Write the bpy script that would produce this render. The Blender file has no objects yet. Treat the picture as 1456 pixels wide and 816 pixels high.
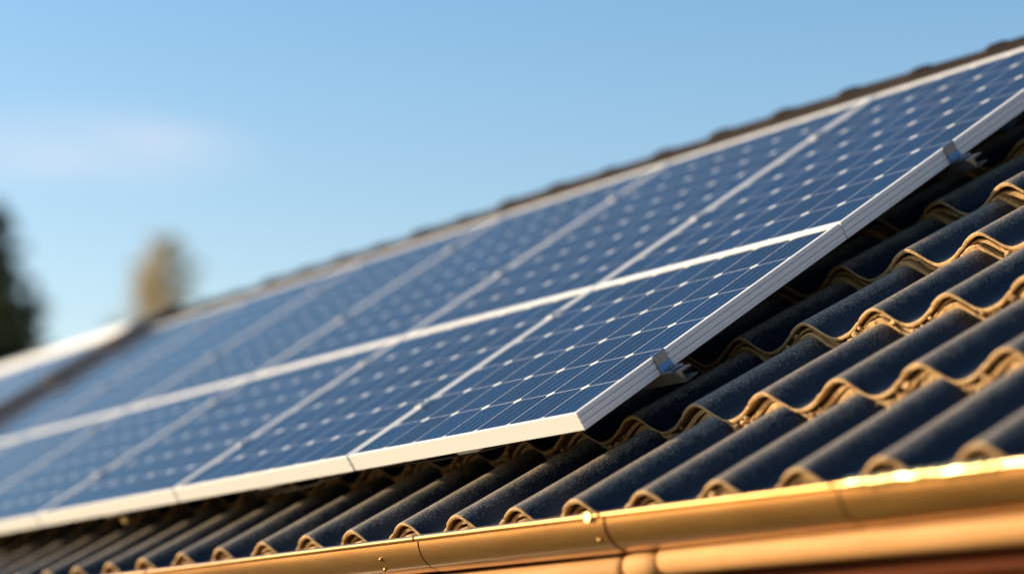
import bpy, bmesh, math, random
from mathutils import Vector, Matrix, noise
random.seed(7)
R_ = math.radians
scene = bpy.context.scene
COL = scene.collection

# ------------------------------------------------------------------ camera, sky, sun, exposure
ORIGIN_Z = 2.75                      # height of the near lower corner of the solar array
PITCH = R_(33.6)                     # roof pitch
CA, SA = math.cos(PITCH), math.sin(PITCH)

cam_data = bpy.data.cameras.new('camera')
cam = bpy.data.objects.new('camera', cam_data)
COL.objects.link(cam)
scene.camera = cam
rot = Matrix(((0.54560, 0.14952, 0.82460),
              (0.83805, -0.09705, -0.53690),
              (-0.00025, 0.98399, -0.17825)))
cam.matrix_world = Matrix.Translation((4.7443, -3.2711, ORIGIN_Z - 0.7384)) @ rot.to_4x4()
cam_data.sensor_width = 36
cam_data.lens = 3458 / 1456 * 36
cam_data.clip_end = 3000
cam_data.dof.use_dof = True
cam_data.dof.focus_distance = 6.12
cam_data.dof.aperture_fstop = 0.98
cam_data.dof.aperture_blades = 9

SUN = Vector((-0.70, -0.675, 0.240)).normalized()
sun_elev = math.asin(SUN.z)
world = bpy.data.worlds.new('World')
scene.world = world
world.use_nodes = True
nt = world.node_tree
nt.nodes.clear()
out = nt.nodes.new('ShaderNodeOutputWorld')
bg = nt.nodes.new('ShaderNodeBackground')
sky = nt.nodes.new('ShaderNodeTexSky')
sky.sky_type = 'NISHITA'
sky.sun_disc = False
sky.sun_elevation = sun_elev
sky.sun_rotation = math.atan2(SUN.x, SUN.y)
sky.air_density = 1.0
sky.dust_density = 1.0
sky.ozone_density = 1.2
bg.inputs['Strength'].default_value = 0.149
tc = nt.nodes.new('ShaderNodeTexCoord')
# one thin wisp of cloud
mp = nt.nodes.new('ShaderNodeMapping'); mp.inputs['Scale'].default_value = (9, 9, 42)
nz = nt.nodes.new('ShaderNodeTexNoise'); nz.inputs['Scale'].default_value = 1.0; nz.inputs['Detail'].default_value = 3
rp = nt.nodes.new('ShaderNodeValToRGB')
rp.color_ramp.elements[0].position = 0.30; rp.color_ramp.elements[1].position = 0.80
dist = nt.nodes.new('ShaderNodeVectorMath'); dist.operation = 'SUBTRACT'
dist.inputs[1].default_value = (-0.8954, 0.380, 0.230)
sc_ = nt.nodes.new('ShaderNodeVectorMath'); sc_.operation = 'MULTIPLY'; sc_.inputs[1].default_value = (1, 1, 4.2)
ln = nt.nodes.new('ShaderNodeVectorMath'); ln.operation = 'LENGTH'
mr = nt.nodes.new('ShaderNodeMapRange'); mr.inputs['From Min'].default_value = 0.0; mr.inputs['From Max'].default_value = 0.095
mr.inputs['To Min'].default_value = 1; mr.inputs['To Max'].default_value = 0; mr.interpolation_type = 'SMOOTHERSTEP'
mu = nt.nodes.new('ShaderNodeMath'); mu.operation = 'MULTIPLY'
mu2 = nt.nodes.new('ShaderNodeMath'); mu2.operation = 'MULTIPLY'; mu2.inputs[1].default_value = 0.8
mx = nt.nodes.new('ShaderNodeMixRGB'); mx.inputs[2].default_value = (4.9, 4.1, 4.2, 1)
L = nt.links.new
L(tc.outputs['Generated'], mp.inputs[0]); L(mp.outputs[0], nz.inputs['Vector']); L(nz.outputs[0], rp.inputs[0])
L(tc.outputs['Generated'], dist.inputs[0]); L(dist.outputs[0], sc_.inputs[0]); L(sc_.outputs[0], ln.inputs[0]); L(ln.outputs['Value'], mr.inputs['Value'])
L(mr.outputs[0], mu.inputs[0]); L(rp.outputs[0], mu.inputs[1]); L(mu.outputs[0], mu2.inputs[0])
L(sky.outputs[0], mx.inputs[1]); L(mu2.outputs[0], mx.inputs[0]); L(mx.outputs[0], bg.inputs['Color'])
tint = nt.nodes.new('ShaderNodeMixRGB'); tint.blend_type = 'MULTIPLY'; tint.inputs[0].default_value = 1; tint.inputs[2].default_value = (.89, 1.08, 1.11, 1)
L(mx.outputs[0], tint.inputs[1])
# hazier, paler air near the horizon, deeper blue above
sxyz = nt.nodes.new('ShaderNodeSeparateXYZ'); L(tc.outputs['Generated'], sxyz.inputs[0])
er = nt.nodes.new('ShaderNodeValToRGB')
er.color_ramp.elements[0].position = 0.15; er.color_ramp.elements[0].color = (1, .815, .78, 1)
er.color_ramp.elements[1].position = 0.34; er.color_ramp.elements[1].color = (.64, .75, .85, 1)
tint2 = nt.nodes.new('ShaderNodeMixRGB'); tint2.blend_type = 'MULTIPLY'; tint2.inputs[0].default_value = 1
L(sxyz.outputs[2], er.inputs[0]); L(tint.outputs[0], tint2.inputs[1]); L(er.outputs[0], tint2.inputs[2])
L(tint2.outputs[0], bg.inputs['Color'])
L(bg.outputs[0], out.inputs[0])

sd = bpy.data.lights.new('sun', 'SUN')
sd.energy = 5.0; sd.angle = R_(0.5); sd.color = (1.0, 0.77, 0.46)
so = bpy.data.objects.new('sun', sd); COL.objects.link(so)
so.rotation_euler = SUN.to_track_quat('Z', 'Y').to_euler()
so.location = (-6, -8, 9)

scene.view_settings.view_transform = 'Standard'
scene.view_settings.look = 'None'
scene.view_settings.gamma = 1
scene.view_settings.use_curve_mapping = False
scene.view_settings.exposure = 0.8

# ------------------------------------------------------------------ helpers
def rp3(x, b, c):
    """roof frame -> world: x along the eave, b up the slope, c off the panel plane"""
    return Vector((x, b*CA - c*SA, ORIGIN_Z + b*SA + c*CA))

class MB:
    def __init__(s): s.v = []; s.f = []
    def add(s, vs, fs):
        o = len(s.v); s.v += [tuple(v) for v in vs]; s.f += [tuple(i+o for i in f) for f in fs]; return s
    def box(s, a, b):
        (x0, y0, z0), (x1, y1, z1) = a, b
        return s.add([(x0,y0,z0),(x1,y0,z0),(x1,y1,z0),(x0,y1,z0),(x0,y0,z1),(x1,y0,z1),(x1,y1,z1),(x0,y1,z1)],
                     [(0,3,2,1),(4,5,6,7),(0,1,5,4),(1,2,6,5),(2,3,7,6),(3,0,4,7)])
    def extr(s, prof, p0, p1, ux, uy, closed=True, cap=True):
        """profile [(u,w)] swept p0->p1"""
        p0, p1, ux, uy = map(Vector, (p0, p1, ux, uy)); n = len(prof)
        vs = [p0+ux*u+uy*w for u, w in prof] + [p1+ux*u+uy*w for u, w in prof]
        fs = [(i, (i+1) % n, n+(i+1) % n, n+i) for i in range(n if closed else n-1)]
        if cap and closed: fs += [tuple(range(n-1, -1, -1)), tuple(range(n, 2*n))]
        return s.add(vs, fs)
    def tube(s, pts, r, n=10, cap=True):
        rings = []
        pts = [Vector(p) for p in pts]
        rr = r if isinstance(r, (list, tuple)) else [r]*len(pts)
        prev = None
        for i, p in enumerate(pts):
            d = (pts[min(i+1, len(pts)-1)] - pts[max(i-1, 0)]).normalized()
            a = prev - d*prev.dot(d) if prev else d.orthogonal()
            a.normalize(); prev = a
            b = d.cross(a)
            rings.append([p + (a*math.cos(2*math.pi*k/n) + b*math.sin(2*math.pi*k/n))*rr[i] for k in range(n)])
        vs = [q for g in rings for q in g]
        fs = [(i*n+k, i*n+(k+1) % n, (i+1)*n+(k+1) % n, (i+1)*n+k) for i in range(len(pts)-1) for k in range(n)]
        if cap: fs += [tuple(range(n-1, -1, -1)), tuple((len(pts)-1)*n+k for k in range(n))]
        return s.add(vs, fs)
    def blob(s, c, r, sq=(1, 1, 1), n=6, jit=0.2):
        vs = []; fs = []
        for i in range(n+1):
            th = math.pi*i/n
            for k in range(n+2):
                ph = 2*math.pi*k/(n+2); q = r*(1+random.uniform(-jit, jit)*(0 < i < n))
                vs.append((c[0]+q*math.sin(th)*math.cos(ph)*sq[0], c[1]+q*math.sin(th)*math.sin(ph)*sq[1], c[2]+q*math.cos(th)*sq[2]))
        m = n+2
        for i in range(n):
            for k in range(m): fs.append((i*m+k, (i+1)*m+k, (i+1)*m+(k+1) % m, i*m+(k+1) % m))
        return s.add(vs, fs)
    def mesh(s, name, mat, smooth=False, off=None, angle=None):
        vs = s.v
        if off is not None: vs = [(v[0]-off[0], v[1]-off[1], v[2]-off[2]) for v in vs]
        me = bpy.data.meshes.new(name); me.from_pydata(vs, [], s.f)
        for m in (mat if isinstance(mat, list) else [mat]): me.materials.append(m)
        if smooth:
            me.polygons.foreach_set('use_smooth', [True]*len(me.polygons))
            if angle: me.set_sharp_from_angle(angle=R_(angle))
        me.update(); return me
    def build(s, name, mat, parent=None, smooth=False, world=True, bevel=0, angle=None):
        off = None
        if parent is not None and world:
            off = Vector((0, 0, 0)); p = parent
            while p: off += p.location; p = p.parent
        o = bpy.data.objects.new(name, s.mesh(name, mat, smooth, off, angle)); COL.objects.link(o)
        if parent: o.parent = parent
        if bevel:
            bv = o.modifiers.new('bevel', 'BEVEL'); bv.width = bevel; bv.segments = 2; bv.limit_method = 'ANGLE'
        return o

def empty(name, loc, rx=0, rz=0):
    o = bpy.data.objects.new(name, None); COL.objects.link(o); o.location = loc
    o.rotation_euler = (rx, 0, rz); o.empty_display_size = .2; return o
def tag(o, label=None, cat=None, group=None, kind=None):
    for k, v in (('label', label), ('category', cat), ('group', group), ('kind', kind)):
        if v: o[k] = v
    return o
def copy_tree(o, parent=None):
    c = o.copy(); COL.objects.link(c); c.parent = parent
    for ch in list(o.children): copy_tree(ch, c)
    return c

# ------------------------------------------------------------------ materials
def mat(name, base=(.5, .5, .5), rough=.5, metal=0, spec=None, coat=0, coat_rough=.03, var=None, var_scale=5, bump=0, bump_scale=60, stretch=None, bump_dist=.01):
    m = bpy.data.materials.new(name); m.use_nodes = True
    n = m.node_tree; b = n.nodes['Principled BSDF']
    b.inputs['Base Color'].default_value = (*base, 1); b.inputs['Roughness'].default_value = rough
    b.inputs['Metallic'].default_value = metal
    if spec is not None: b.inputs['Specular IOR Level'].default_value = spec
    if coat: b.inputs['Coat Weight'].default_value = coat; b.inputs['Coat Roughness'].default_value = coat_rough
    t = n.nodes.new('ShaderNodeTexCoord'); mp = n.nodes.new('ShaderNodeMapping')
    n.links.new(t.outputs['Object'], mp.inputs[0])
    if stretch: mp.inputs['Scale'].default_value = stretch
    if var:
        z = n.nodes.new('ShaderNodeTexNoise'); z.inputs['Scale'].default_value = var_scale; z.inputs['Detail'].default_value = 6
        z.inputs['Roughness'].default_value = .65
        r = n.nodes.new('ShaderNodeValToRGB'); r.color_ramp.elements[0].position = .3; r.color_ramp.elements[1].position = .7
        r.color_ramp.elements[0].color = (*base, 1); r.color_ramp.elements[1].color = (*var, 1)
        n.links.new(mp.outputs[0], z.inputs['Vector']); n.links.new(z.outputs[0], r.inputs[0]); n.links.new(r.outputs[0], b.inputs['Base Color'])
    if bump:
        z = n.nodes.new('ShaderNodeTexNoise'); z.inputs['Scale'].default_value = bump_scale; z.inputs['Detail'].default_value = 5
        bn = n.nodes.new('ShaderNodeBump'); bn.inputs['Strength'].default_value = bump; bn.inputs['Distance'].default_value = bump_dist
        n.links.new(mp.outputs[0], z.inputs['Vector']); n.links.new(z.outputs[0], bn.inputs['Height']); n.links.new(bn.outputs[0], b.inputs['Normal'])
    return m

def tile_mat():
    m = mat('glazed_dark_tile', (.022, .024, .030), rough=.42, spec=.26)
    n = m.node_tree; b = n.nodes['Principled BSDF']; nn = n.nodes.new; l = n.links.new
    t = nn('ShaderNodeTexCoord')
    # sandy grains stuck in the glaze, a few larger pale specks
    v = nn('ShaderNodeTexVoronoi'); v.inputs['Scale'].default_value = 150
    vr = nn('ShaderNodeValToRGB'); vr.color_ramp.elements[0].position = .14; vr.color_ramp.elements[0].color = (1, 1, 1, 1)
    vr.color_ramp.elements[1].position = .32; vr.color_ramp.elements[1].color = (0, 0, 0, 1)
    z = nn('ShaderNodeTexNoise'); z.inputs['Scale'].default_value = 9; z.inputs['Detail'].default_value = 8; z.inputs['Roughness'].default_value = .7
    zr = nn('ShaderNodeValToRGB'); zr.color_ramp.elements[0].position = .30; zr.color_ramp.elements[1].position = .52
    mu = nn('ShaderNodeMath'); mu.operation = 'MULTIPLY'
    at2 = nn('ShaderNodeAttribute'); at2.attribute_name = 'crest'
    sp = nn('ShaderNodeMath'); sp.operation = 'MULTIPLY'
    mixd = nn('ShaderNodeMixRGB'); mixd.inputs[1].default_value = (.006, .009, .020, 1); mixd.inputs[2].default_value = (.014, .015, .021, 1)
    z2 = nn('ShaderNodeTexNoise'); z2.inputs['Scale'].default_value = 3.5; z2.inputs['Detail'].default_value = 7
    z2r = nn('ShaderNodeValToRGB'); z2r.color_ramp.elements[0].position = .35; z2r.color_ramp.elements[1].position = .7
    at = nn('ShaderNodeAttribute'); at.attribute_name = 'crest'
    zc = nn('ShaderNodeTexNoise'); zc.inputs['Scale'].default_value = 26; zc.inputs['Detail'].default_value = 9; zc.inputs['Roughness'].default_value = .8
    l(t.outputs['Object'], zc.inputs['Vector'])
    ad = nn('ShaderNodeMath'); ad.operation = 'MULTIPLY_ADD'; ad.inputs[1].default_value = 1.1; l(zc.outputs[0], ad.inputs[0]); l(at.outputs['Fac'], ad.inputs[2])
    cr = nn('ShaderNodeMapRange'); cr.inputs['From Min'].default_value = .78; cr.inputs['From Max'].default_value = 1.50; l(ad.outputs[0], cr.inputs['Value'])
    mixc = nn('ShaderNodeMixRGB'); mixc.inputs[2].default_value = (.22, .185, .155, 1)  # worn crest tone, also sunlight painted on valley and gentle flank
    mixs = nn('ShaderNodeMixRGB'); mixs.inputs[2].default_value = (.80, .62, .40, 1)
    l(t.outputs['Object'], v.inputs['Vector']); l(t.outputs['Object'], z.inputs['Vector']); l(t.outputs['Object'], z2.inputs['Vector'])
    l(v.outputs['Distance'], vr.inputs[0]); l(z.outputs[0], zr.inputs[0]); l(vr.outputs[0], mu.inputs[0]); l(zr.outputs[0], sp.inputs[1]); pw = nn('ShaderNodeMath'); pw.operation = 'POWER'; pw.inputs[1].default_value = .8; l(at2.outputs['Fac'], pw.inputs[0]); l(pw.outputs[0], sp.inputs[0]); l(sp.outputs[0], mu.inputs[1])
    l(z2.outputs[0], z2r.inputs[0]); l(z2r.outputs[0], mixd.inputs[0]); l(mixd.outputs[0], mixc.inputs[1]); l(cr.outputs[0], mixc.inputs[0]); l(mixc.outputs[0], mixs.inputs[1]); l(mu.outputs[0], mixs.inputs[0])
    l(mixs.outputs[0], b.inputs['Base Color'])
    zb = nn('ShaderNodeTexNoise'); zb.inputs['Scale'].default_value = 260; zb.inputs['Detail'].default_value = 3
    add = nn('ShaderNodeMath'); add.operation = 'ADD'
    l(t.outputs['Object'], zb.inputs['Vector']); l(zb.outputs[0], add.inputs[0]); l(mu.outputs[0], add.inputs[1])
    bn = nn('ShaderNodeBump'); bn.inputs['Strength'].default_value = .5; bn.inputs['Distance'].default_value = .0016
    l(add.outputs[0], bn.inputs['Height']); l(bn.outputs[0], b.inputs['Normal'])
    rr = nn('ShaderNodeMapRange'); rr.inputs['To Min'].default_value = .26; rr.inputs['To Max'].default_value = .46
    l(z2.outputs[0], rr.inputs['Value']); l(rr.outputs[0], b.inputs['Roughness'])
    return m

def cell_mat():
    """cells, white grid, clipped corners and busbars, from the UV (one unit = one cell)"""
    m = mat('solar_cells', (.01, .03, .1), rough=.45, spec=.0, coat=.85, coat_rough=.06)
    m.node_tree.nodes['Principled BSDF'].inputs['Coat IOR'].default_value = 1.12
    n = m.node_tree; b = n.nodes['Principled BSDF']; nn = n.nodes.new; l = n.links.new
    def M(op, a, c=None, d=None):
        q = nn('ShaderNodeMath'); q.operation = op
        for i, x in enumerate((a, c, d)):
            if x is None: continue
            if isinstance(x, (int, float)): q.inputs[i].default_value = x
            else: l(x, q.inputs[i])
        return q.outputs[0]
    uv = nn('ShaderNodeUVMap'); uv.uv_map = 'cells'
    sx = nn('ShaderNodeSeparateXYZ'); l(uv.outputs[0], sx.inputs[0])
    u, v = sx.outputs[0], sx.outputs[1]
    fu, fv = M('FRACT', u), M('FRACT', v)
    pu, pv = M('ABSOLUTE', M('SUBTRACT', fu, .5)), M('ABSOLUTE', M('SUBTRACT', fv, .5))
    gu, gv = M('GREATER_THAN', pu, .4925), M('GREATER_THAN', pv, .4945)
    dia = M('GREATER_THAN', M('ADD', pu, pv), .897)
    grid = M('MAXIMUM', M('MAXIMUM', gu, gv), dia)
    # outside the cell block: backsheet white
    ao = nn('ShaderNodeAttribute'); ao.attribute_name = 'cells_size'
    bus = M('MAXIMUM', M('LESS_THAN', M('ABSOLUTE', M('SUBTRACT', fu, .25)), .006), M('LESS_THAN', M('ABSOLUTE', M('SUBTRACT', fu, .75)), .006))
    bus = M('MAXIMUM', bus, M('LESS_THAN', M('ABSOLUTE', M('SUBTRACT', fu, .5)), .006))
    fing = M('MULTIPLY', M('LESS_THAN', M('FRACT', M('MULTIPLY', v, 38)), .18), .10)
    flo = nn('ShaderNodeVectorMath'); flo.operation = 'FLOOR'; l(uv.outputs[0], flo.inputs[0])
    oi = nn('ShaderNodeObjectInfo'); av = nn('ShaderNodeVectorMath'); av.operation = 'ADD'
    l(flo.outputs[0], av.inputs[0]); l(oi.outputs['Location'], av.inputs[1])
    wn = nn('ShaderNodeTexWhiteNoise'); l(av.outputs[0], wn.inputs['Vector'])
    tcn = nn('ShaderNodeTexCoord')
    zz = nn('ShaderNodeTexNoise'); zz.inputs['Scale'].default_value = 420; zz.inputs['Detail'].default_value = 2
    l(tcn.outputs['Object'], zz.inputs['Vector'])
    c0 = nn('ShaderNodeMixRGB'); c0.inputs[1].default_value = (.0008, .007, .034, 1); c0.inputs[2].default_value = (.0015, .018, .080, 1)
    l(M('ADD', M('MULTIPLY', wn.outputs['Value'], .55), M('MULTIPLY', zz.outputs[0], .5)), c0.inputs[0])
    c1 = nn('ShaderNodeMixRGB'); c1.inputs[2].default_value = (.30, .40, .52, 1); l(c0.outputs[0], c1.inputs[1])
    l(M('ADD', M('MULTIPLY', bus, .28), fing), c1.inputs[0])
    c2 = nn('ShaderNodeMixRGB'); c2.inputs[2].default_value = (.66, .66, .65, 1); l(c1.outputs[0], c2.inputs[1]); l(grid, c2.inputs[0])
    l(c2.outputs[0], b.inputs['Base Color'])
    # dusty glass
    zd = nn('ShaderNodeTexNoise'); zd.inputs['Scale'].default_value = 6; zd.inputs['Detail'].default_value = 8
    l(tcn.outputs['Object'], zd.inputs['Vector'])
    mr = nn('ShaderNodeMapRange'); mr.inputs['To Min'].default_value = .03; mr.inputs['To Max'].default_value = .16
    l(zd.outputs[0], mr.inputs['Value']); l(mr.outputs[0], b.inputs['Coat Roughness'])
    return m

M = {}
M['tile'] = tile_mat()
M['cells'] = cell_mat()
M['ochre'] = mat('bare_concrete_edge', (.34, .19, .075), rough=.75, var=(.56, .36, .17), var_scale=30, bump=.8, bump_scale=120, bump_dist=.004)
M['mortar'] = mat('crumbly_mortar', (.13, .065, .028), rough=.9, var=(.36, .21, .09), var_scale=45, bump=1, bump_scale=90, bump_dist=.006)
M['alu'] = mat('anodised_aluminium', (.60, .61, .66), rough=.58, metal=.12, spec=.3, bump=.05, bump_scale=6, stretch=(1, 60, 60), bump_dist=.002)
M['clamp'] = mat('clamp_aluminium', (.16, .21, .30), rough=.30, metal=.75)
M['rail'] = mat('dark_rail_aluminium', (.05, .055, .065), rough=.5, metal=.5)
M['rubber'] = mat('black_cable', (.015, .015, .015), rough=.5)
M['gutter'] = mat('ochre_painted_gutter', (.33, .15, .040), rough=.30, metal=.8, coat=.6, coat_rough=.09, var=(.47, .24, .075), var_scale=5, stretch=(.6, 3, 3), bump=.08, bump_scale=14, bump_dist=.004)
M['joint'] = mat('dark_joint_seal', (.06, .028, .010), rough=.5)
M['board'] = mat('honey_varnished_timber', (.44, .22, .085), rough=.7, spec=.2, var=(.54, .29, .125), var_scale=4, stretch=(1, 14, 14))
M['redwood'] = mat('red_brown_timber', (.055, .012, .003), rough=.8, spec=.1, var=(.095, .022, .006), var_scale=4, stretch=(1, 12, 12), bump=.3)
M['ridge'] = mat('brown_ridge_tile', (.006, .005, .005), rough=.8, var=(.024, .013, .008), spec=.2, var_scale=4, bump=.5, bump_scale=80)
M['verge'] = mat('dark_verge_board', (.028, .022, .022), rough=.55, var=(.06, .04, .03), var_scale=6)
M['brass'] = mat('brass_screw', (.75, .55, .25), rough=.25, metal=.9)
M['glass'] = mat('window_glass', (.03, .04, .05), rough=.05, spec=.8)
M['white'] = mat('white_paint', (.78, .76, .72), rough=.5)
M['grass'] = mat('meadow_grass', (.045, .075, .02), rough=.95, var=(.09, .10, .035), var_scale=.6, bump=.8, bump_scale=12, bump_dist=.05)
M['gravel'] = mat('gravel', (.22, .20, .17), rough=.95, var=(.32, .29, .25), var_scale=14, bump=1, bump_scale=60, bump_dist=.02)
M['bark'] = mat('bark', (.10, .075, .055), rough=.95, var=(.17, .13, .10), var_scale=8, bump=.6, bump_scale=14)
M['twig'] = mat('bare_twigs', (.20, .15, .14), rough=.95)
M['needle'] = mat('dark_green_needles', (.045, .055, .025), rough=.8, var=(.11, .11, .045), var_scale=1.2)
M['larch'] = mat('yellow_autumn_needles', (.62, .50, .28), rough=.8, var=(.74, .62, .42), var_scale=1.4)
M['render'] = mat('pale_render', (.55, .48, .38), rough=.9, var=(.62, .55, .45), var_scale=3, bump=.3, bump_scale=60)

# ------------------------------------------------------------------ ground
g = MB(); n_ = 60; S_ = 1600
def gz(x, y):
    d = math.hypot(x, y); k = max(0, min(1, (d-60)/300))
    return k*2.5*noise.noise(Vector((x*.006, y*.006, 0)))
xs = [(-1+2*i/n_) for i in range(n_+1)]; xs = [math.copysign(abs(t)**2.2, t)*S_ for t in xs]
g.add([(x, y, gz(x, y)) for y in xs for x in xs], [(j*(n_+1)+i, j*(n_+1)+i+1, (j+1)*(n_+1)+i+1, (j+1)*(n_+1)+i) for j in range(n_) for i in range(n_)])
tag(g.build('ground', M['grass'], smooth=True), kind='structure')
g = MB(); g.add([(-9, -7.6, .012), (12, -7.6, .012), (12, -6.2, .012), (-9, -6.2, .012)], [(0, 1, 2, 3)])
tag(g.build('path', M['gravel']), kind='structure')

# ------------------------------------------------------------------ the house with its tiled roof
XL, XR = -6.86, 3.0                  # verge to verge
WP = 0.2614                          # wave pitch of the tiles
FALL = 0.37                          # share of the wave taken by its steep side
WA = 0.057                           # wave height
RIDGE_B = 2.56
house = empty('house', (-2, 2.1, 0))
tag(house, 'timber house whose dark wavy tiled roof carries the sharp solar panels and ochre gutter', 'house')

def prof(x, off):
    t = ((x - off)/WP) % 1.0
    u = t/(2*FALL) if t < FALL else .5 + (t-FALL)/(2*(1-FALL))
    c = 0.5 + 0.5*math.cos(2*math.pi*u)
    return WA*(c**1.15) - WA         # 0 at the crest, -WA in the valley
def worn_or_sunlit(x, off):
    """1 on the worn crest and the valley and gentle flank painted as sunlit, 0 on the steep flank painted as shaded"""
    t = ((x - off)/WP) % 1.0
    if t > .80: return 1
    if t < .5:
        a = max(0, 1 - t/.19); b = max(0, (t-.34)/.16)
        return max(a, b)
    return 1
C_CREST = -0.12
DROP = 0.042
# (b of the lip, x of a crest)
courses = [(-0.222, .165), (0.228, .122), (0.640, .120), (1.030, .150), (1.40, .205), (1.77, .235), (2.13, .25)]
TH = 0.0105

deck = MB()
for x0, x1 in ((XL+.05, XR-.05),):
    deck.add([rp3(x0, -.12, -.25), rp3(x1, -.12, -.25), rp3(x1, RIDGE_B, -.25), rp3(x0, RIDGE_B, -.25),
              rp3(x0, -.12, -.28), rp3(x1, -.12, -.28), rp3(x1, RIDGE_B-.02, -.28), rp3(x0, RIDGE_B-.02, -.28)],
             [(0, 1, 2, 3), (7, 6, 5, 4), (0, 4, 5, 1), (1, 5, 6, 2), (2, 6, 7, 3), (3, 7, 4, 0)])
roof = deck.build('roof', M['redwood'], house)

def course_mesh(ci):
    b0, off = courses[ci]
    b1 = courses[ci+1][0] + .05 if ci+1 < len(courses) else RIDGE_B
    length = (courses[ci+1][0] - b0) if ci+1 < len(courses) else .40
    mb = MB(); per = 28 if ci < 5 else 16
    nx = int((XR-XL)/WP*per); ny = 9
    top = []; vs = []
    tt = [0, .006, .012, .06, .2, .4, .6, .8, .9, 1]
    tr_ = random.Random(ci+40); shift = {k: (tr_.uniform(-.0045, .0045), tr_.uniform(-.0016, .0016)) for k in range(-60, 60)}
    def tile_of(x):
        u = (x - off)/WP + .30; k = math.floor(u); f = u - k
        a, b = shift[k-1], shift[k]; w = min(1, f/.05)
        groove = -.0030*math.exp(-((f-.025)/.028)**2)
        return a[0]*(1-w)+b[0]*w, a[1]*(1-w)+b[1]*w + groove
    def wob(x): return .0022*noise.noise(Vector((x*14, ci*7.1, 0))) + .0012*noise.noise(Vector((x*60, ci*3.3, 2)))
    for i in range(nx+1):
        x = XL + (XR-XL)*i/nx
        h = prof(x, off)
        tb, tcz = tile_of(x)
        jag = tb + .004*noise.noise(Vector((x*3.2, ci*5., 1))) + .0022*noise.noise(Vector((x*40, ci*5., 3)))
        for j, t in enumerate(tt):
            b = b0 + (b1-b0)*t + jag*(1-t)
            sag = -DROP*(b-b0)/length
            c = C_CREST + h + sag + tcz
            if j == 0: c -= .0045
            elif j == 1: c -= .0012
            # slight undulation of the glaze
            c += .0015*noise.noise(Vector((x*5, b*4, ci)))
            if j == 0: b -= .0; 
            vs.append(rp3(x, b + (.0035 if j == 0 else 0)*0, c))
        # bottom of the lip
        c = C_CREST + h - TH + wob(x) + tcz*.5
        vs.append(rp3(x, b0 + jag + .001, c))
        vs.append(rp3(x, b0 + jag + .10, c - .01))
    m_ = len(tt) + 2
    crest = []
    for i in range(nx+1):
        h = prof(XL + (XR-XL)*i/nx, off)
        crest += [worn_or_sunlit(XL + (XR-XL)*i/nx, off)]*m_
    fs = []; mi = []
    for i in range(nx):
        a = i*m_; b_ = (i+1)*m_
        for j in range(len(tt)-1):
            fs.append((a+j, b_+j, b_+j+1, a+j+1)); mi.append(0 if j > 0 else 1)
        k = len(tt)
        fs.append((b_, a, a+k, b_+k)); mi.append(1)
        fs.append((b_+k, a+k, a+k+1, b_+k+1)); mi.append(1)
    mb.add(vs, fs)
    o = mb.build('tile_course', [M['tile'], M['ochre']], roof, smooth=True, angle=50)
    ca = o.data.attributes.new('crest', 'FLOAT', 'POINT'); ca.data.foreach_set('value', crest)  # mask for crest rubbing plus the painted sunlit and shaded flanks
    o.data.polygons.foreach_set('material_index', mi)
    return o

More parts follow.
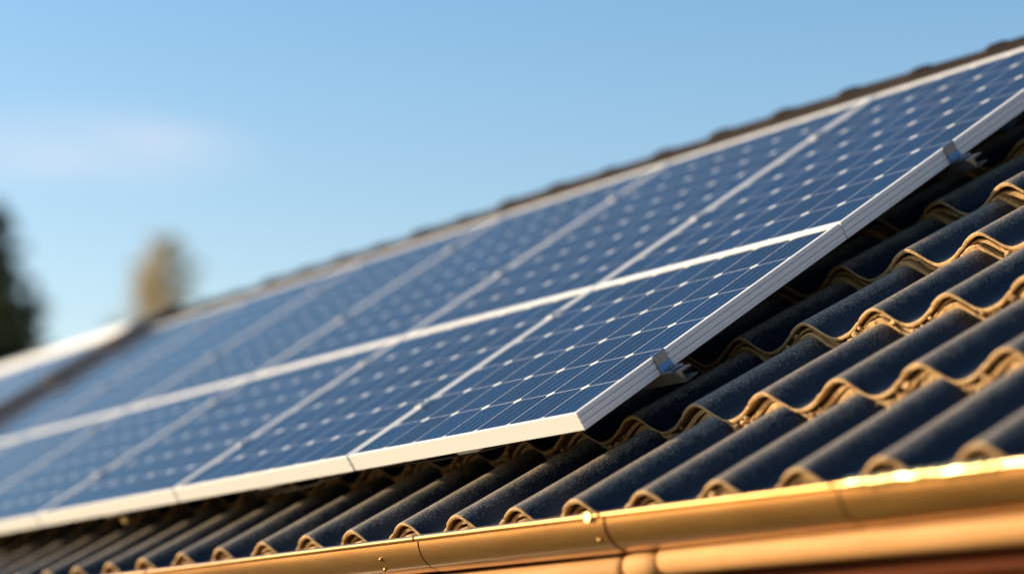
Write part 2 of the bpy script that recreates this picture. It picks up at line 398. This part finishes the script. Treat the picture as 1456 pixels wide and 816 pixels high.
def bed_mesh(ci):
    """what shows below a lip: crumbly mortar, then the thin edge of a second layer, with lumps in the valleys"""
    b0, off = courses[ci]
    loff = courses[ci-1][1] if ci else off
    mb = MB(); mi = []
    per = 40; x0, x1 = (-2.2, XR) if ci else (XL, XR)
    if ci > 4: x0 = -1.0
    nx = int((x1-x0)/WP*per)
    low_drop = DROP if ci else .050
    def layer(rec, ztop, zbot, amp, idx, seed):
        vs = []
        for i in range(nx+1):
            x = x0 + (x1-x0)*i/nx
            hu, hl = prof(x, off), prof(x, loff)
            val = min(1, -hu/WA)      # 1 in the valley
            n1 = noise.noise(Vector((x*45, seed, ci*2.))); n2 = noise.noise(Vector((x*120, seed, ci*2.+5)))
            zl = C_CREST + hl - low_drop; zu = C_CREST + hu - TH; gp = max(.004, zu-zl)
            if ztop < 1:
                zt = zl + gp*ztop + amp*n1*.5; zb = zl + gp*zbot + amp*n2*.5
            else:
                zt = zl + min(.0105, gp*.6) + amp*n1*.5; zb = zl - .008
            lim = C_CREST + hu - TH + .001
            zt = min(zt, lim); zb = min(zb, zt-.002)
            fr = b0 + rec*(1-.5*val) + amp*1.1*n1 + amp*.9*n2
            vs += [rp3(x, fr+.05, zt-.009), rp3(x, fr+.0025, zt), rp3(x, fr, zt-.0025), rp3(x, fr, zb), rp3(x, fr+.05, zb)]
        fs = []
        for i in range(nx):
            a, b_ = i*5, (i+1)*5
            for j in range(4): fs.append((a+j+1, b_+j+1, b_+j, a+j))
        mb.add(vs, fs); mi.extend([idx]*len(fs))
    layer(.085, .95, -.2, .0045, 1, 1.)
    layer(.014, .66, .44, .0034, 0, 3.)
    layer(.002, 2, 2, .0040, 0, 2.)
    before = len(mb.f)
    x = x0
    rnd = random.Random(ci*13+1)
    k = math.ceil((x0-off)/WP - .5)
    while True:
        xc = off + (k+.5)*WP; k += 1
        if xc > x1-.05: break
        for q in range(16 if xc > -1.8 else 0):
            xx = xc + rnd.gauss(0, .036)
            hu = prof(xx, off); hl = prof(xx, loff)
            z = C_CREST + hu - TH - rnd.uniform(.008, .030)
            p = (xx, b0 + rnd.uniform(-.009, .006), z)
            r = rnd.uniform(.003, .0085)
            w = rp3(*p)
            random.seed(int(xx*1e5)); mb.blob(w, r, (rnd.uniform(1, 1.6), 1, .9), n=6, jit=.18)
    mi.extend([0 if rnd.random() < .6 else 1 for _ in range(len(mb.f)-before)])
    # one index per blob rather than per face
    nf = 6*8
    for q in range(before, len(mb.f), nf):
        v = mi[q]
        for w in range(q, min(q+nf, len(mi))): mi[w] = v
    o = mb.build('mortar_bed', [M['ochre'], M['mortar']], roof, smooth=True, angle=40)
    o.data.polygons.foreach_set('material_index', mi)
    return o
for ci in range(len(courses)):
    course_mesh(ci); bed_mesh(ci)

# ridge tiles: half round caps with a collar
def ridge_cap():
    mb = MB(); n = 14; Lh = .40
    secs = [(-.010, .110), (.0, .114), (.03, .114), (.045, .107), (Lh, .101)]
    vs = []
    for x, r in secs:
        for k in range(n+1):
            a = math.pi*(k/n)*1.16 - .08*math.pi
            vs.append((x, r*math.cos(a)*1.05, r*math.sin(a)))
    fs = [(i*(n+1)+k, i*(n+1)+k+1, (i+1)*(n+1)+k+1, (i+1)*(n+1)+k) for i in range(len(secs)-1) for k in range(n)]
    vs2 = []
    o = len(vs)
    for k in range(n+1):
        a = math.pi*(k/n)*1.16 - .08*math.pi
        vs2.append((-.012, .100*math.cos(a)*1.05, .100*math.sin(a)))
    fs += [(k+1, k, o+k, o+k+1) for k in range(n)]
    mb.add(vs+vs2, fs)
    return mb
RW = rp3(0, RIDGE_B, -.110)
cap0 = ridge_cap().build('ridge_tile', M['ridge'], roof, smooth=True, world=False, angle=45)
rr = random.Random(3)
nr = int((XR-XL)/.36)
for i in range(nr):
    c = cap0 if i == 0 else cap0.copy()
    if i: COL.objects.link(c); c.parent = roof
    c.location = Vector((XL + i*.36, RW.y, RW.z + rr.uniform(-.006, .010))) - house.location
    c.rotation_euler = (rr.uniform(-.03, .03), rr.uniform(-.012, .012), rr.uniform(-.01, .01))
# mortar line under the ridge tiles
mb = MB(); vs = []; nx = 500
for i in range(nx+1):
    x = XL + (XR-XL)*i/nx; z = .01*noise.noise(Vector((x*9, 0, 0)))
    vs += [rp3(x, RIDGE_B-.14+z, -.20), rp3(x, RIDGE_B-.10+z, -.125+z), rp3(x, RIDGE_B+.02, -.10)]
mb.add(vs, [(i*3+j, i*3+3+j, i*3+4+j, i*3+1+j) for i in range(nx) for j in range(2)])
mb.build('ridge_mortar', M['ridge'], roof, smooth=True)

# back slope
mb = MB(); nx = int((XR-XL)/WP*8); vs = []
for i in range(nx+1):
    x = XL + (XR-XL)*i/nx; h = prof(x, .1)
    for b in (-.22, 1.2, RIDGE_B):
        p = rp3(x, b, C_CREST + h - .03); vs.append((p.x, 2*RW.y - p.y, p.z))
mb.add(vs, [(i*3+j, i*3+1+j, i*3+4+j, i*3+3+j) for i in range(nx) for j in range(2)])
mb.build('back_slope', M['tile'], roof, smooth=True)

# verge boards at both gable ends
def verge(x0, x1, nm='verge_board'):
    mb = MB()
    for sgn in (1, -1):
        P = [rp3(0, -.24, -.30), rp3(0, RIDGE_B+.04, -.30), rp3(0, RIDGE_B+.05, .0), rp3(0, -.24, .0)]
        if sgn < 0: P = [Vector((p.x, 2*RW.y-p.y, p.z)) for p in P]
        vs = [(x0, p.y, p.z) for p in P] + [(x1, p.y, p.z) for p in P]
        f = [(0, 1, 2, 3), (7, 6, 5, 4), (0, 4, 5, 1), (1, 5, 6, 2), (2, 6, 7, 3), (3, 7, 4, 0)]
        if sgn < 0: f = [tuple(reversed(q)) for q in f]
        mb.add(vs, f)
    return mb
verge(XL-.10, XL+.03).build('verge_board', M['verge'], house, bevel=.008)
verge(XR-.03, XR+.10).build('verge_board', M['verge'], house, bevel=.008)
# verge cap tiles lying on the far verge
mb = MB()
for i in range(7):
    b = -.22 + i*.40
    pr = [(-.085, -.03), (-.07, .012), (-.02, .028), (.04, .026), (.075, .0), (.08, -.03)]
    p0 = rp3(XL-.03, b, .030); p1 = rp3(XL-.03, b+.43, .010)
    up = Vector((0, -SA, CA))
    mb.extr(pr, p0, p1, (1, 0, 0), up)
mb.build('verge_tiles', M['verge'], house, smooth=True, angle=35)

# walls
EY = -0.074
WY0, WY1 = 0.30, 2*RW.y-.30
Zt = ORIGIN_Z - .34
mb = MB()
gx0, gx1 = XL+.25, XR-.25
def gable_z(y):
    yy = y if y < RW.y else 2*RW.y-y
    return ORIGIN_Z + (yy*SA/CA) - .30/CA - .03
mb.box((gx0, WY0, 0), (gx1, WY0+.16, gable_z(WY0)))
mb.box((gx0, WY1-.16, 0), (gx1, WY1, gable_z(WY1)))
for gx in (gx0, gx1-.16):
    P = [(WY0+.16, 0), (WY1-.16, 0), (WY1-.16, gable_z(WY1-.16)), (RW.y, gable_z(RW.y)), (WY0+.16, gable_z(WY0+.16))]
    vs = [(gx, y, z) for y, z in P] + [(gx+.16, y, z) for y, z in P]
    mb.add(vs, [(4, 3, 2, 1, 0), (5, 6, 7, 8, 9)] + [(i, (i+1) % 5, 5+(i+1) % 5, 5+i) for i in range(5)])
wall = mb.build('wall', M['redwood'], house)
mb = MB()                             # upright cladding boards on the front
k = gx0+.01
while k < gx1-.15:
    mb.box((k, WY0-.022, .10), (k+.135, WY0-.002, gable_z(WY0)-.01)); k += .145
mb.build('cladding', M['redwood'], wall, bevel=.004)
for wx in (-5.2, -1.6, 1.2):
    mb = MB()
    for a, b in (((wx, WY0-.06, .95), (wx+.07, WY0-.024, 2.05)), ((wx+1.03, WY0-.06, .95), (wx+1.1, WY0-.024, 2.05)),
                 ((wx+.07, WY0-.06, .95), (wx+1.03, WY0-.024, 1.02)), ((wx+.07, WY0-.06, 1.98), (wx+1.03, WY0-.024, 2.05)),
                 ((wx+.53, WY0-.055, 1.02), (wx+.57, WY0-.024, 1.98))): mb.box(a, b)
    w = mb.build('window', M['white'], house, bevel=.004)
    MB().box((wx+.07, WY0-.040, 1.02), (wx+.53, WY0-.028, 1.98)).box((wx+.57, WY0-.040, 1.02), (wx+1.03, WY0-.028, 1.98)).build('pane', M['glass'], w)
mb = MB().box((-3.3, WY0-.05, .02), (-2.4, WY0-.024, 2.02))
d = mb.build('door', M['white'], house, bevel=.005)
MB().tube([(-3.2, WY0-.05, 1.02), (-3.2, WY0-.10, 1.02), (-3.08, WY0-.10, 1.02)], .011).build('handle', M['clamp'], d, smooth=True)

# eaves: fascia, soffit, rafters, rounded batten under the gutter
Z0 = ORIGIN_Z
MB().box((XL+.02, -.055, Z0-.455), (XR-.02, -.028, Z0-.30)).build('fascia_board', M['redwood'], house, bevel=.003)
MB().box((XL+.02, -.026, Z0-.470), (XR-.02, WY0-.024, Z0-.452)).build('soffit', M['redwood'], house)
mb = MB(); x = XL+.3
while x < XR-.2:
    mb = MB().box((x, -.075, Z0-.545), (x+.07, WY0-.024, Z0-.472)); mb.build('rafter', M['verge'], house, bevel=.004); x += .60

def batten(xa, xb, r, zc, yc):
    mb = MB(); n = 20
    pts = [(xa, yc, zc), (xa+.006, yc, zc), (xa+.02, yc, zc), (xb-.02, yc, zc), (xb-.006, yc, zc), (xb, yc, zc)]
    mb.tube(pts, [r*.55, r*.85, r, r, r*.85, r*.55], n)
    return mb
YB = -.102
b1 = batten(.485, XR-.05, .0325, Z0-.381, YB).build('eave_batten', M['board'], house, smooth=True, angle=60)
b2 = batten(XL+.1, .352, .0285, Z0-.389, YB).build('eave_batten', M['board'], house, smooth=True, angle=60)
mb = MB(); random.seed(5); mb.tube([(.354+.13*t, YB, Z0-.387) for t in (0, .08, .25, .5, .75, .92, 1)], [.018, .027, .033, .0355, .033, .027, .018], 20)
mb.build('batten_coupling', M['board'], house, smooth=True)
# gutter
GY, GZ, GR = -.130, Z0-.284, .073
gut = MB(); n = 18
joints = [XL-.05, -3.6, -1.95, -.39, .40, 1.18, 2.0, XR+.05]
gempty = None
def gutter_section(xa, xb, r):
    mb = MB()
    outer = [(GY - r*math.cos(math.pi*k/n), GZ - r*1.02*math.sin(math.pi*k/n)) for k in range(n+1)]
    inner = [(GY - (r-.004)*math.cos(math.pi*k/n), GZ - (r-.004)*math.sin(math.pi*k/n)) for k in range(n, -1, -1)]
    mb.extr(outer+inner, (xa, 0, 0), (xb, 0, 0), (0, 1, 0), (0, 0, 1))
    return mb
def bead(xa, xb, r=.0085):
    return MB().tube([(xa, GY-GR+.001, GZ+.003), (xb, GY-GR+.001, GZ+.003)], r, 14)
for i in range(len(joints)-1):
    a, b = joints[i]+.0045, joints[i+1]-.0045
    if i == 0:
        gutter = gutter_section(a, b, GR).build('gutter', M['gutter'], house, smooth=True, angle=50)
    else:
        s_ = gutter_section(a, b, GR + (.0012 if i % 2 else 0)).build('gutter_section', M['gutter'], gutter, smooth=True, angle=50)
    bead(a-.012 if i else a, b-.014, .0085 if i % 2 else .0078).build('rim_bead', M['gutter'], gutter, smooth=True, angle=60)
    if i:
        gutter_section(joints[i]-.0095, joints[i]+.0095, GR-.0035).build('joint_band', M['joint'], gutter, smooth=True, angle=50)
# little screws, seams and stains of solder on the rim
random.seed(11)
for x in (.385, ):
    pass
mb = MB(); mb.tube([(.352, GY-GR-.012, GZ+.001), (.352, GY-GR-.004, GZ+.001)], [.0105, .0115], 16)
mb.build('rim_screw', M['brass'], gutter, smooth=True, angle=50)
for x, th in ((.362, 40), (-.585, 30), (-.60, 55)):
    t = R_(th); p = Vector((x, GY-(GR+.001)*math.cos(t), GZ-(GR+.001)*math.sin(t)))
    MB().blob(p, .006, (1, 1, 1), jit=.05).build('solder_drop', M['gutter'], gutter, smooth=True)
# crumpled collar of sheet metal on the rim at the near end
mb = MB(); rn = random.Random(2)
vs = []; nx = 90; m_ = 10
for i in range(nx+1):
    x = 1.20 + .42*i/nx
    for k in range(m_):
        a = 2*math.pi*k/m_
        r = .0125 + .0035*noise.noise(Vector((x*38, math.cos(a), math.sin(a)))) + .002*math.sin(x*170)*math.sin(x*23)
        if i in (0, nx): r = .008
        vs.append((x, GY-GR+.001 + r*math.cos(a), GZ+.003 + r*math.sin(a)))
mb.add(vs, [(i*m_+k, i*m_+(k+1) % m_, (i+1)*m_+(k+1) % m_, (i+1)*m_+k) for i in range(nx) for k in range(m_)])
mb.build('rim_wrap', M['brass'], gutter, smooth=True)

# ------------------------------------------------------------------ solar panels
PW = 1.1212                           # column pitch
GAP = .012
CELLX = .1537
FH = .047
def panel_meshes(H, ny, cy, lip_b, lip_t):
    W = PW - GAP; lip = (W - 7*CELLX)/2 + .0
    mb = MB()
    # (side inset, bottom inset, top inset, z)
    side = lip - .001
    prof_ = [(side, lip_b, lip_t, -.0045), (side, lip_b, lip_t, -.0006), (side-.0008, lip_b-.0008, lip_t-.0008, 0),
             (.0012, .0012, .0012, 0), (0, 0, 0, -.0012), (0, 0, 0, -.0105), (.0045, .0001, .0001, -.0115), (.0045, .0001, .0001, -.0130), (0, 0, 0, -.0140),
             (0, 0, 0, -.0265), (.0045, .0001, .0001, -.0275), (.0045, .0001, .0001, -.0290), (0, 0, 0, -.0300), (0, 0, 0, -.0395), (.0016, .0001, .0001, -.0404), (0, 0, 0, -.0412),
             (0, 0, 0, -FH+.001), (.001, .001, .001, -FH), (.03, .03, .03, -FH), (.03, .03, .03, -FH+.003)]
    vs = []
    for s_, b_, t_, z in prof_:
        vs += [(-W+s_, b_, z), (-s_, b_, z), (-s_, H-t_, z), (-W+s_, H-t_, z)]
    fs = []
    for i in range(len(prof_)-1):
        for k in range(4): fs.append((i*4+k, (i+1)*4+k, (i+1)*4+(k+1) % 4, i*4+(k+1) % 4))
    mb.add(vs, fs)
    frame = mb.mesh('frame', M['alu'])
    x0, x1, y0, y1 = -W+side-.004, -side+.004, lip_b-.004, H-lip_t+.004
    z = -.0028
    me = bpy.data.meshes.new('cell_sheet')
    me.from_pydata([(x0, y0, z), (x1, y0, z), (x1, y1, z), (x0, y1, z), (x0, y0, z-.006), (x1, y0, z-.006), (x1, y1, z-.006), (x0, y1, z-.006)], [],
                   [(0, 1, 2, 3), (7, 6, 5, 4), (0, 4, 5, 1), (1, 5, 6, 2), (2, 6, 7, 3), (3, 7, 4, 0)])
    me.materials.append(M['cells'])
    uvl = me.uv_layers.new(name='cells')
    cx0 = -W/2 - 3.5*CELLX; cy0 = lip_b + (H-lip_b-lip_t-ny*cy)/2
    for lp in me.loops:
        v = me.vertices[lp.vertex_index].co
        uvl.data[lp.index].uv = ((v.x-cx0)/CELLX, (v.y-cy0)/cy)
    # junction box under the laminate
    jb = MB().box((-W/2-.06, H-.22, -.036), (-W/2+.06, H-.12, -.009)).mesh('junction_box', M['rubber'])
    clip = MB().box((-.60, .012, -FH-.011), (-.50, .052, -FH-.001)).mesh('edge_clip', M['alu'])
    return frame, me, jb, clip
HL, HU = 1.005, 1.367
low = panel_meshes(HL, 6, .1628, .009, .018)
upp = panel_meshes(HU, 8, .1645, .018, .032)
labels_low = ['sharp blue panel at the near open end of the lower row, ribbed side frame bare',
 'lower row panel directly left of the sharp near end panel, a clamp on their seam',
 'slightly soft lower row panel, third counted from the near open end',
 'blurred lower row panel, fourth counted from the near open end',
 'very blurred lower row panel at the left picture edge, fifth from the near open end',
 'sixth and farthest panel of the lower row, beside the dark roof verge']
labels_upp = ['dark blue upper row panel at the near open end, beside the shadowed tiles',
 'dark blue upper row panel directly left of the one at the near open end',
 'soft blue upper row panel, third counted from the near open end',
 'blurred smooth blue upper row panel, fourth counted from the near open end',
 'blurred pale blue upper row panel, fifth from the near open end',
 'palest farthest upper row panel, along the dark verge']
for row, (mesh, b0, labs) in enumerate(((low, 0.0, labels_low), (upp, HL+.004, labels_upp))):
    for k in range(6):
        p = empty('solar_panel', rp3(-k*PW, b0, 0), rx=PITCH)
        tag(p, labs[k], 'solar panel', 'solar panels in two rows on the tiled roof')
        for nm, me in zip(('frame', 'cell_sheet', 'junction_box', 'edge_clip'), mesh):
            if nm == 'edge_clip' and row: continue
            o = bpy.data.objects.new(nm, me); COL.objects.link(o); o.parent = p

# rails with clamps; each rail is one thing
def rail_mesh(x0, x1):
    # open C profile, lips up: (along slope, normal)
    pr = [(-.020, -.030), (.024, -.030), (.024, -.0255), (-.0155, -.0255), (-.0155, -.0045), (.016, -.0045), (.016, 0), (-.020, 0)]
    return MB().extr([(a, b) for a, b in pr], (x0, 0, 0), (x1, 0, 0), (0, 1, 0), (0, 0, 1)).mesh('rail', M['rail'])
def end_clamp_mesh():
    mb = MB()
    # foot, upright hugging the frame side, small lip over the frame, two ribs
    pr = [(.0, .0015+FH), (-.007, .0015+FH), (-.007, .0045+FH), (.0045, .0045+FH), (.0055, .003+FH), (.0055, .022), (.012, .004), (.045, .004), (.045, .0), (.0015, .0), (.0015, .0015+FH)]
    pr = pr[1:]
    mb.extr(pr, (0, -.021, 0), (0, .021, 0), (1, 0, 0), (0, 0, 1))
    return mb.mesh('end_clamp', M['clamp'])
def mid_clamp_mesh():
    pr = [(-.017, 0), (-.0035, 0), (-.0035, -.03), (.0035, -.03), (.0035, 0), (.017, 0), (.017, .0035), (.012, .0055), (.007, .003), (-.007, .003), (-.012, .0055), (-.017, .0035)]
    return MB().extr(pr, (0, -.022, 0), (0, .022, 0), (1, 0, 0), (0, 0, 1)).mesh('mid_clamp', M['alu'])
def bolt_mesh():
    mb = MB(); vs = []
    for z in (0, .007):
        for k in range(6): vs.append((.0075*math.cos(k*math.pi/3), .0075*math.sin(k*math.pi/3), z))
    mb.add(vs, [(0, 1, 2, 3, 4, 5)[::-1], (6, 7, 8, 9, 10, 11)] + [(k, (k+1) % 6, 6+(k+1) % 6, 6+k) for k in range(6)])
    return mb.mesh('bolt', M['clamp'])
mm, em, bm_ = mid_clamp_mesh(), end_clamp_mesh(), bolt_mesh()
def hook_mesh():
    mb = MB()
    mb.box((-.015, -.03, -.052), (.015, .03, -.0375)); mb.box((-.015, .0, -.075), (.015, .006, -.052)); mb.box((-.015, .0, -.082), (.015, .16, -.0755))
    return mb.mesh('roof_hook', M['alu'])
hm = hook_mesh()
rails = [(.293, .080, 'silver rail poking out below the near lower panel, its open end over the tiles'),
         (.83, -.14, 'mounting rail hidden under the upper half of the lower panel row'),
         (1.475, .088, 'silver rail poking out beside the upper row panel near the right picture edge'),
         (2.06, .02, 'mounting rail under the top part of the upper panel row, closest to the ridge')]
for b, xe, lab in rails:
    r = empty('mounting_rail', rp3(0, b, -FH-.0005), rx=PITCH)
    tag(r, lab, 'mounting rail', 'aluminium rails under the solar panels')
    x0 = -6*PW-.02
    o = bpy.data.objects.new('rail', rail_mesh(x0, xe)); COL.objects.link(o); o.parent = r
    if xe > .05:
        o = bpy.data.objects.new('end_clamp', em); COL.objects.link(o); o.parent = r; o.location = (.0008, 0, .0008)
        q = bpy.data.objects.new('bolt', bm_); COL.objects.link(q); q.parent = o; q.location = (.026, 0, .0045)
    for k in range(1, 6):
        o = bpy.data.objects.new('mid_clamp', mm); COL.objects.link(o); o.parent = r; o.location = (-k*PW+GAP/2, 0, FH+.0008)
        q = bpy.data.objects.new('bolt', bm_); COL.objects.link(q); q.parent = o; q.location = (0, 0, .0035)
    for k in range(8):
        o = bpy.data.objects.new('roof_hook', hm); COL.objects.link(o); o.parent = r; o.location = (-.42-k*WP*3, 0, 0)

# cables sagging below the lower panels
def cable(x0, x1, seed, lab):
    rn = random.Random(seed); pts = []
    n = 60
    for i in range(n+1):
        t = i/n; x = x0 + (x1-x0)*t
        c = -FH - .012 - .030*math.sin(math.pi*((t*3) % 1)) + .004*noise.noise(Vector((x*7, seed, 0)))
        b = .07 + .03*math.sin(t*9+seed)
        pts.append(rp3(x, b, c))
    e = empty('cable', pts[0])
    MB().tube(pts, .0035, 8).build('cable_run', M['rubber'], e, smooth=True)
    return tag(e, lab, 'cable')
cable(-.15, -3.2, 1, 'thin black cable sagging in the shade under the lower edge of the near panels')
# connector plug hanging in the shade with a bright end
pl = empty('cable_connector', rp3(-2.72, .02, -.082), rx=PITCH)
tag(pl, 'small bright square plug hanging in the shade below the far left panels', 'connector')
MB().box((-.012, -.012, -.010), (.012, .012, .010)).build('plug_body', M['brass'], pl, world=False, bevel=.003)
MB().tube([(0, .012, 0), (-.02, .05, .004), (-.05, .09, .012)], .004, 8).build('lead', M['rubber'], pl, world=False, smooth=True)

# ------------------------------------------------------------------ second house beyond the far gable
H2X0, H2X1 = -14.3, -7.4
LIFT = .02
h2 = empty('neighbouring_house', (-11.2, 2.1, 0))
tag(h2, 'blurred second house beyond the dark verge, its roof edge pale against the sky', 'house')
mb = MB()
def q2(x, b, c): p = rp3(x, b, c); return p
P = [(-.3, -.12), (2.62, -.12), (2.62, -.30), (-.3, -.30)]
vs = [q2(H2X0, b, c) for b, c in P] + [q2(H2X1, b, c) for b, c in P]
mb.add(vs, [(3, 2, 1, 0), (4, 5, 6, 7), (0, 1, 5, 4), (1, 2, 6, 5), (2, 3, 7, 6), (3, 0, 4, 7)])
vs2 = [(v.x, 2*RW.y + .09 - v.y, v.z) for v in vs]
mb.add(vs2, [(0, 1, 2, 3), (7, 6, 5, 4), (4, 5, 1, 0), (5, 6, 2, 1), (6, 7, 3, 2), (7, 4, 0, 3)])
roof2 = mb.build('roof', M['tile'], h2)
fl = MB(); vs = [rp3(x, b, c) for x in (H2X0-.05, H2X1+.05) for b, c in ((2.505, -.06), (2.51, .0), (2.54, .018), (2.60, .018), (2.62, -.12), (2.505, -.12))]
fl.add(vs, [(5, 4, 3, 2, 1, 0), (6, 7, 8, 9, 10, 11)] + [(k, (k+1) % 6, 6+(k+1) % 6, 6+k) for k in range(6)])
fl.build('ridge_flashing', M['alu'], roof2, bevel=.008)
MB().box((H2X0+.3, .3, 0), (H2X1-.3, 4.0, 2.72)).build('wall', M['render'], h2)
mb = MB()
for gx in (H2X0+.3, H2X1-.4):
    vs = [(gx, .3, 2.722), (gx, 4.0, 2.722), (gx, 2.2, 3.95), (gx+.1, .3, 2.722), (gx+.1, 4.0, 2.722), (gx+.1, 2.2, 3.95)]
    mb.add(vs, [(2, 1, 0), (3, 4, 5), (0, 1, 4, 3), (1, 2, 5, 4), (2, 0, 3, 5)])
mb.build('gable', M['render'], h2)
for k, nm in enumerate(('nearest', 'second', 'third', 'fourth', 'farthest')):
    p = empty('solar_panel', rp3(H2X1-.12-k*PW, 1.13, -.0), rx=PITCH)
    tag(p, 'blurred pale blue panel on the second roof, %s from the dark verge' % nm, 'solar panel', 'solar panels on the far second roof')
    for n2, me in zip(('frame', 'cell_sheet'), upp[:2]):
        o = bpy.data.objects.new(n2, me); COL.objects.link(o); o.parent = p

# ------------------------------------------------------------------ trees
CAMP = Vector((4.7443, -3.2711, 0))
def along(dirx, diry, d):
    v = Vector((dirx, diry, 0)).normalized(); return CAMP + v*d
def leaf_cards(mb, c, r, n, size, rn, flat=1):
    for _ in range(n):
        d = Vector((rn.gauss(0, 1), rn.gauss(0, 1), rn.gauss(0, 1)*flat)).normalized()*(r*rn.random()**.45)
        p = Vector(c) + d
        u = Vector((rn.gauss(0, 1), rn.gauss(0, 1), rn.gauss(0, 1))).normalized(); w = u.orthogonal().normalized()
        s = size*rn.uniform(.5, 1.3)
        mb.add([p-u*s, p+w*s*.45, p+u*s, p-w*s*.45], [(0, 1, 2, 3)])
def conifer(name, base, H, spread, matn, lab, cat, seed, gaps=.25, leaf=.10, dens=1.0, ex=.85):
    rn = random.Random(seed)
    e = empty(name, base); tag(e, lab, cat, 'trees beyond the roofs')
    pts = [(base.x+.06*math.sin(i), base.y+.05*math.cos(i*1.3), H*i/9) for i in range(10)]
    tr = MB().tube(pts, [H*.016*(1-i/9.6)+.01 for i in range(10)], 10)
    br = MB(); lf = MB()
    z = H*.12
    while z < H*.985:
        t = z/H; Lb = spread*(1-t)**ex*rn.uniform(.75, 1.15)
        for k in range(rn.randint(5, 7)):
            if rn.random() < gaps: continue
            a = rn.uniform(0, 2*math.pi); l_ = Lb*rn.uniform(.6, 1.08)
            d = Vector((math.cos(a), math.sin(a), -.12+.35*t))
            p0 = Vector((base.x, base.y, z)); p1 = p0 + d*l_
            br.tube([p0, p0+d*l_*.5+Vector((0, 0, .03*l_)), p1], [.035*(1-t)+.008, .02*(1-t)+.006, .004], 5)
            m = max(2, int(l_/.28))
            for q in range(m):
                f = (q+1)/m
                leaf_cards(lf, p0+d*l_*f, .12+.22*l_*(1-f*.6)*.6, int(dens*(10+10*(1-t))), leaf, rn, .6)
        z += H*.0135*rn.uniform(.8, 1.2)
    tr.build('trunk', M['bark'], e, smooth=True)
    br.build('limbs', M['bark'], e, smooth=True)
    lf.build('crown', M[matn], e)
    return e
conifer('spruce_tree', along(-.9156, .3470, 60), 14.9, 4.7, 'needle', 'dark green blurred spruce at the left picture edge, sky showing through it', 'tree', 4, gaps=.05, leaf=.16, dens=1.0, ex=.8)
conifer('larch_tree', along(-.8900, .4118, 90), 20.2, 3.9, 'larch', 'blurred yellow green pointed larch rising above the far end of the ridge', 'tree', 8, gaps=.0, leaf=.13, dens=1.3, ex=.48)
def bare_tree(base, H, w, lab, seed):
    rn = random.Random(seed)
    e = empty('bare_tree', base); tag(e, lab, 'tree', 'trees beyond the roofs')
    tr = MB().tube([(base.x, base.y, 0), (base.x+.1, base.y, H*.5), (base.x, base.y+.1, H*.9)], [.16, .10, .03], 8)
    tw = MB()
    def grow(p, d, l, r, dep):
        q = p + d*l; tw.tube([p, p+d*l*.5+Vector((rn.uniform(-1, 1), rn.uniform(-1, 1), 0))*l*.06, q], [r, r*.8, r*.6], 4, cap=False)
        if dep:
            for _ in range(3 if dep > 1 else 4):
                nd = (d + Vector((rn.uniform(-1, 1), rn.uniform(-1, 1), rn.uniform(-.2, .6)))*.65).normalized()
                grow(p + d*l*rn.uniform(.5, 1), nd, l*rn.uniform(.55, .75), r*.6, dep-1)
    for i in range(26):
        z = H*rn.uniform(.35, .88); a = rn.uniform(0, 6.283)
        grow(Vector((base.x, base.y, z)), Vector((math.cos(a)*.6, math.sin(a)*.6, 1)).normalized(), w*rn.uniform(.5, .9)*(1.15-z/H), .060, 3)
    tr.build('trunk', M['bark'], e, smooth=True); tw.build('crown', M['twig'], e)
bare_tree(along(-.9009, .3982, 95), 18.9, 4.2, 'faint bare grey tree left of the yellow larch, mostly hidden by the roof', 2)
bare_tree(along(-.8840, .4290, 95), 18.8, 4.6, 'faint bare mauve tree right of the yellow larch, just above the ridge', 3)
bare_tree(along(-.8895, .4130, 96), 20.0, 3.4, 'faint bare twiggy tree standing right behind the yellow larch', 6)
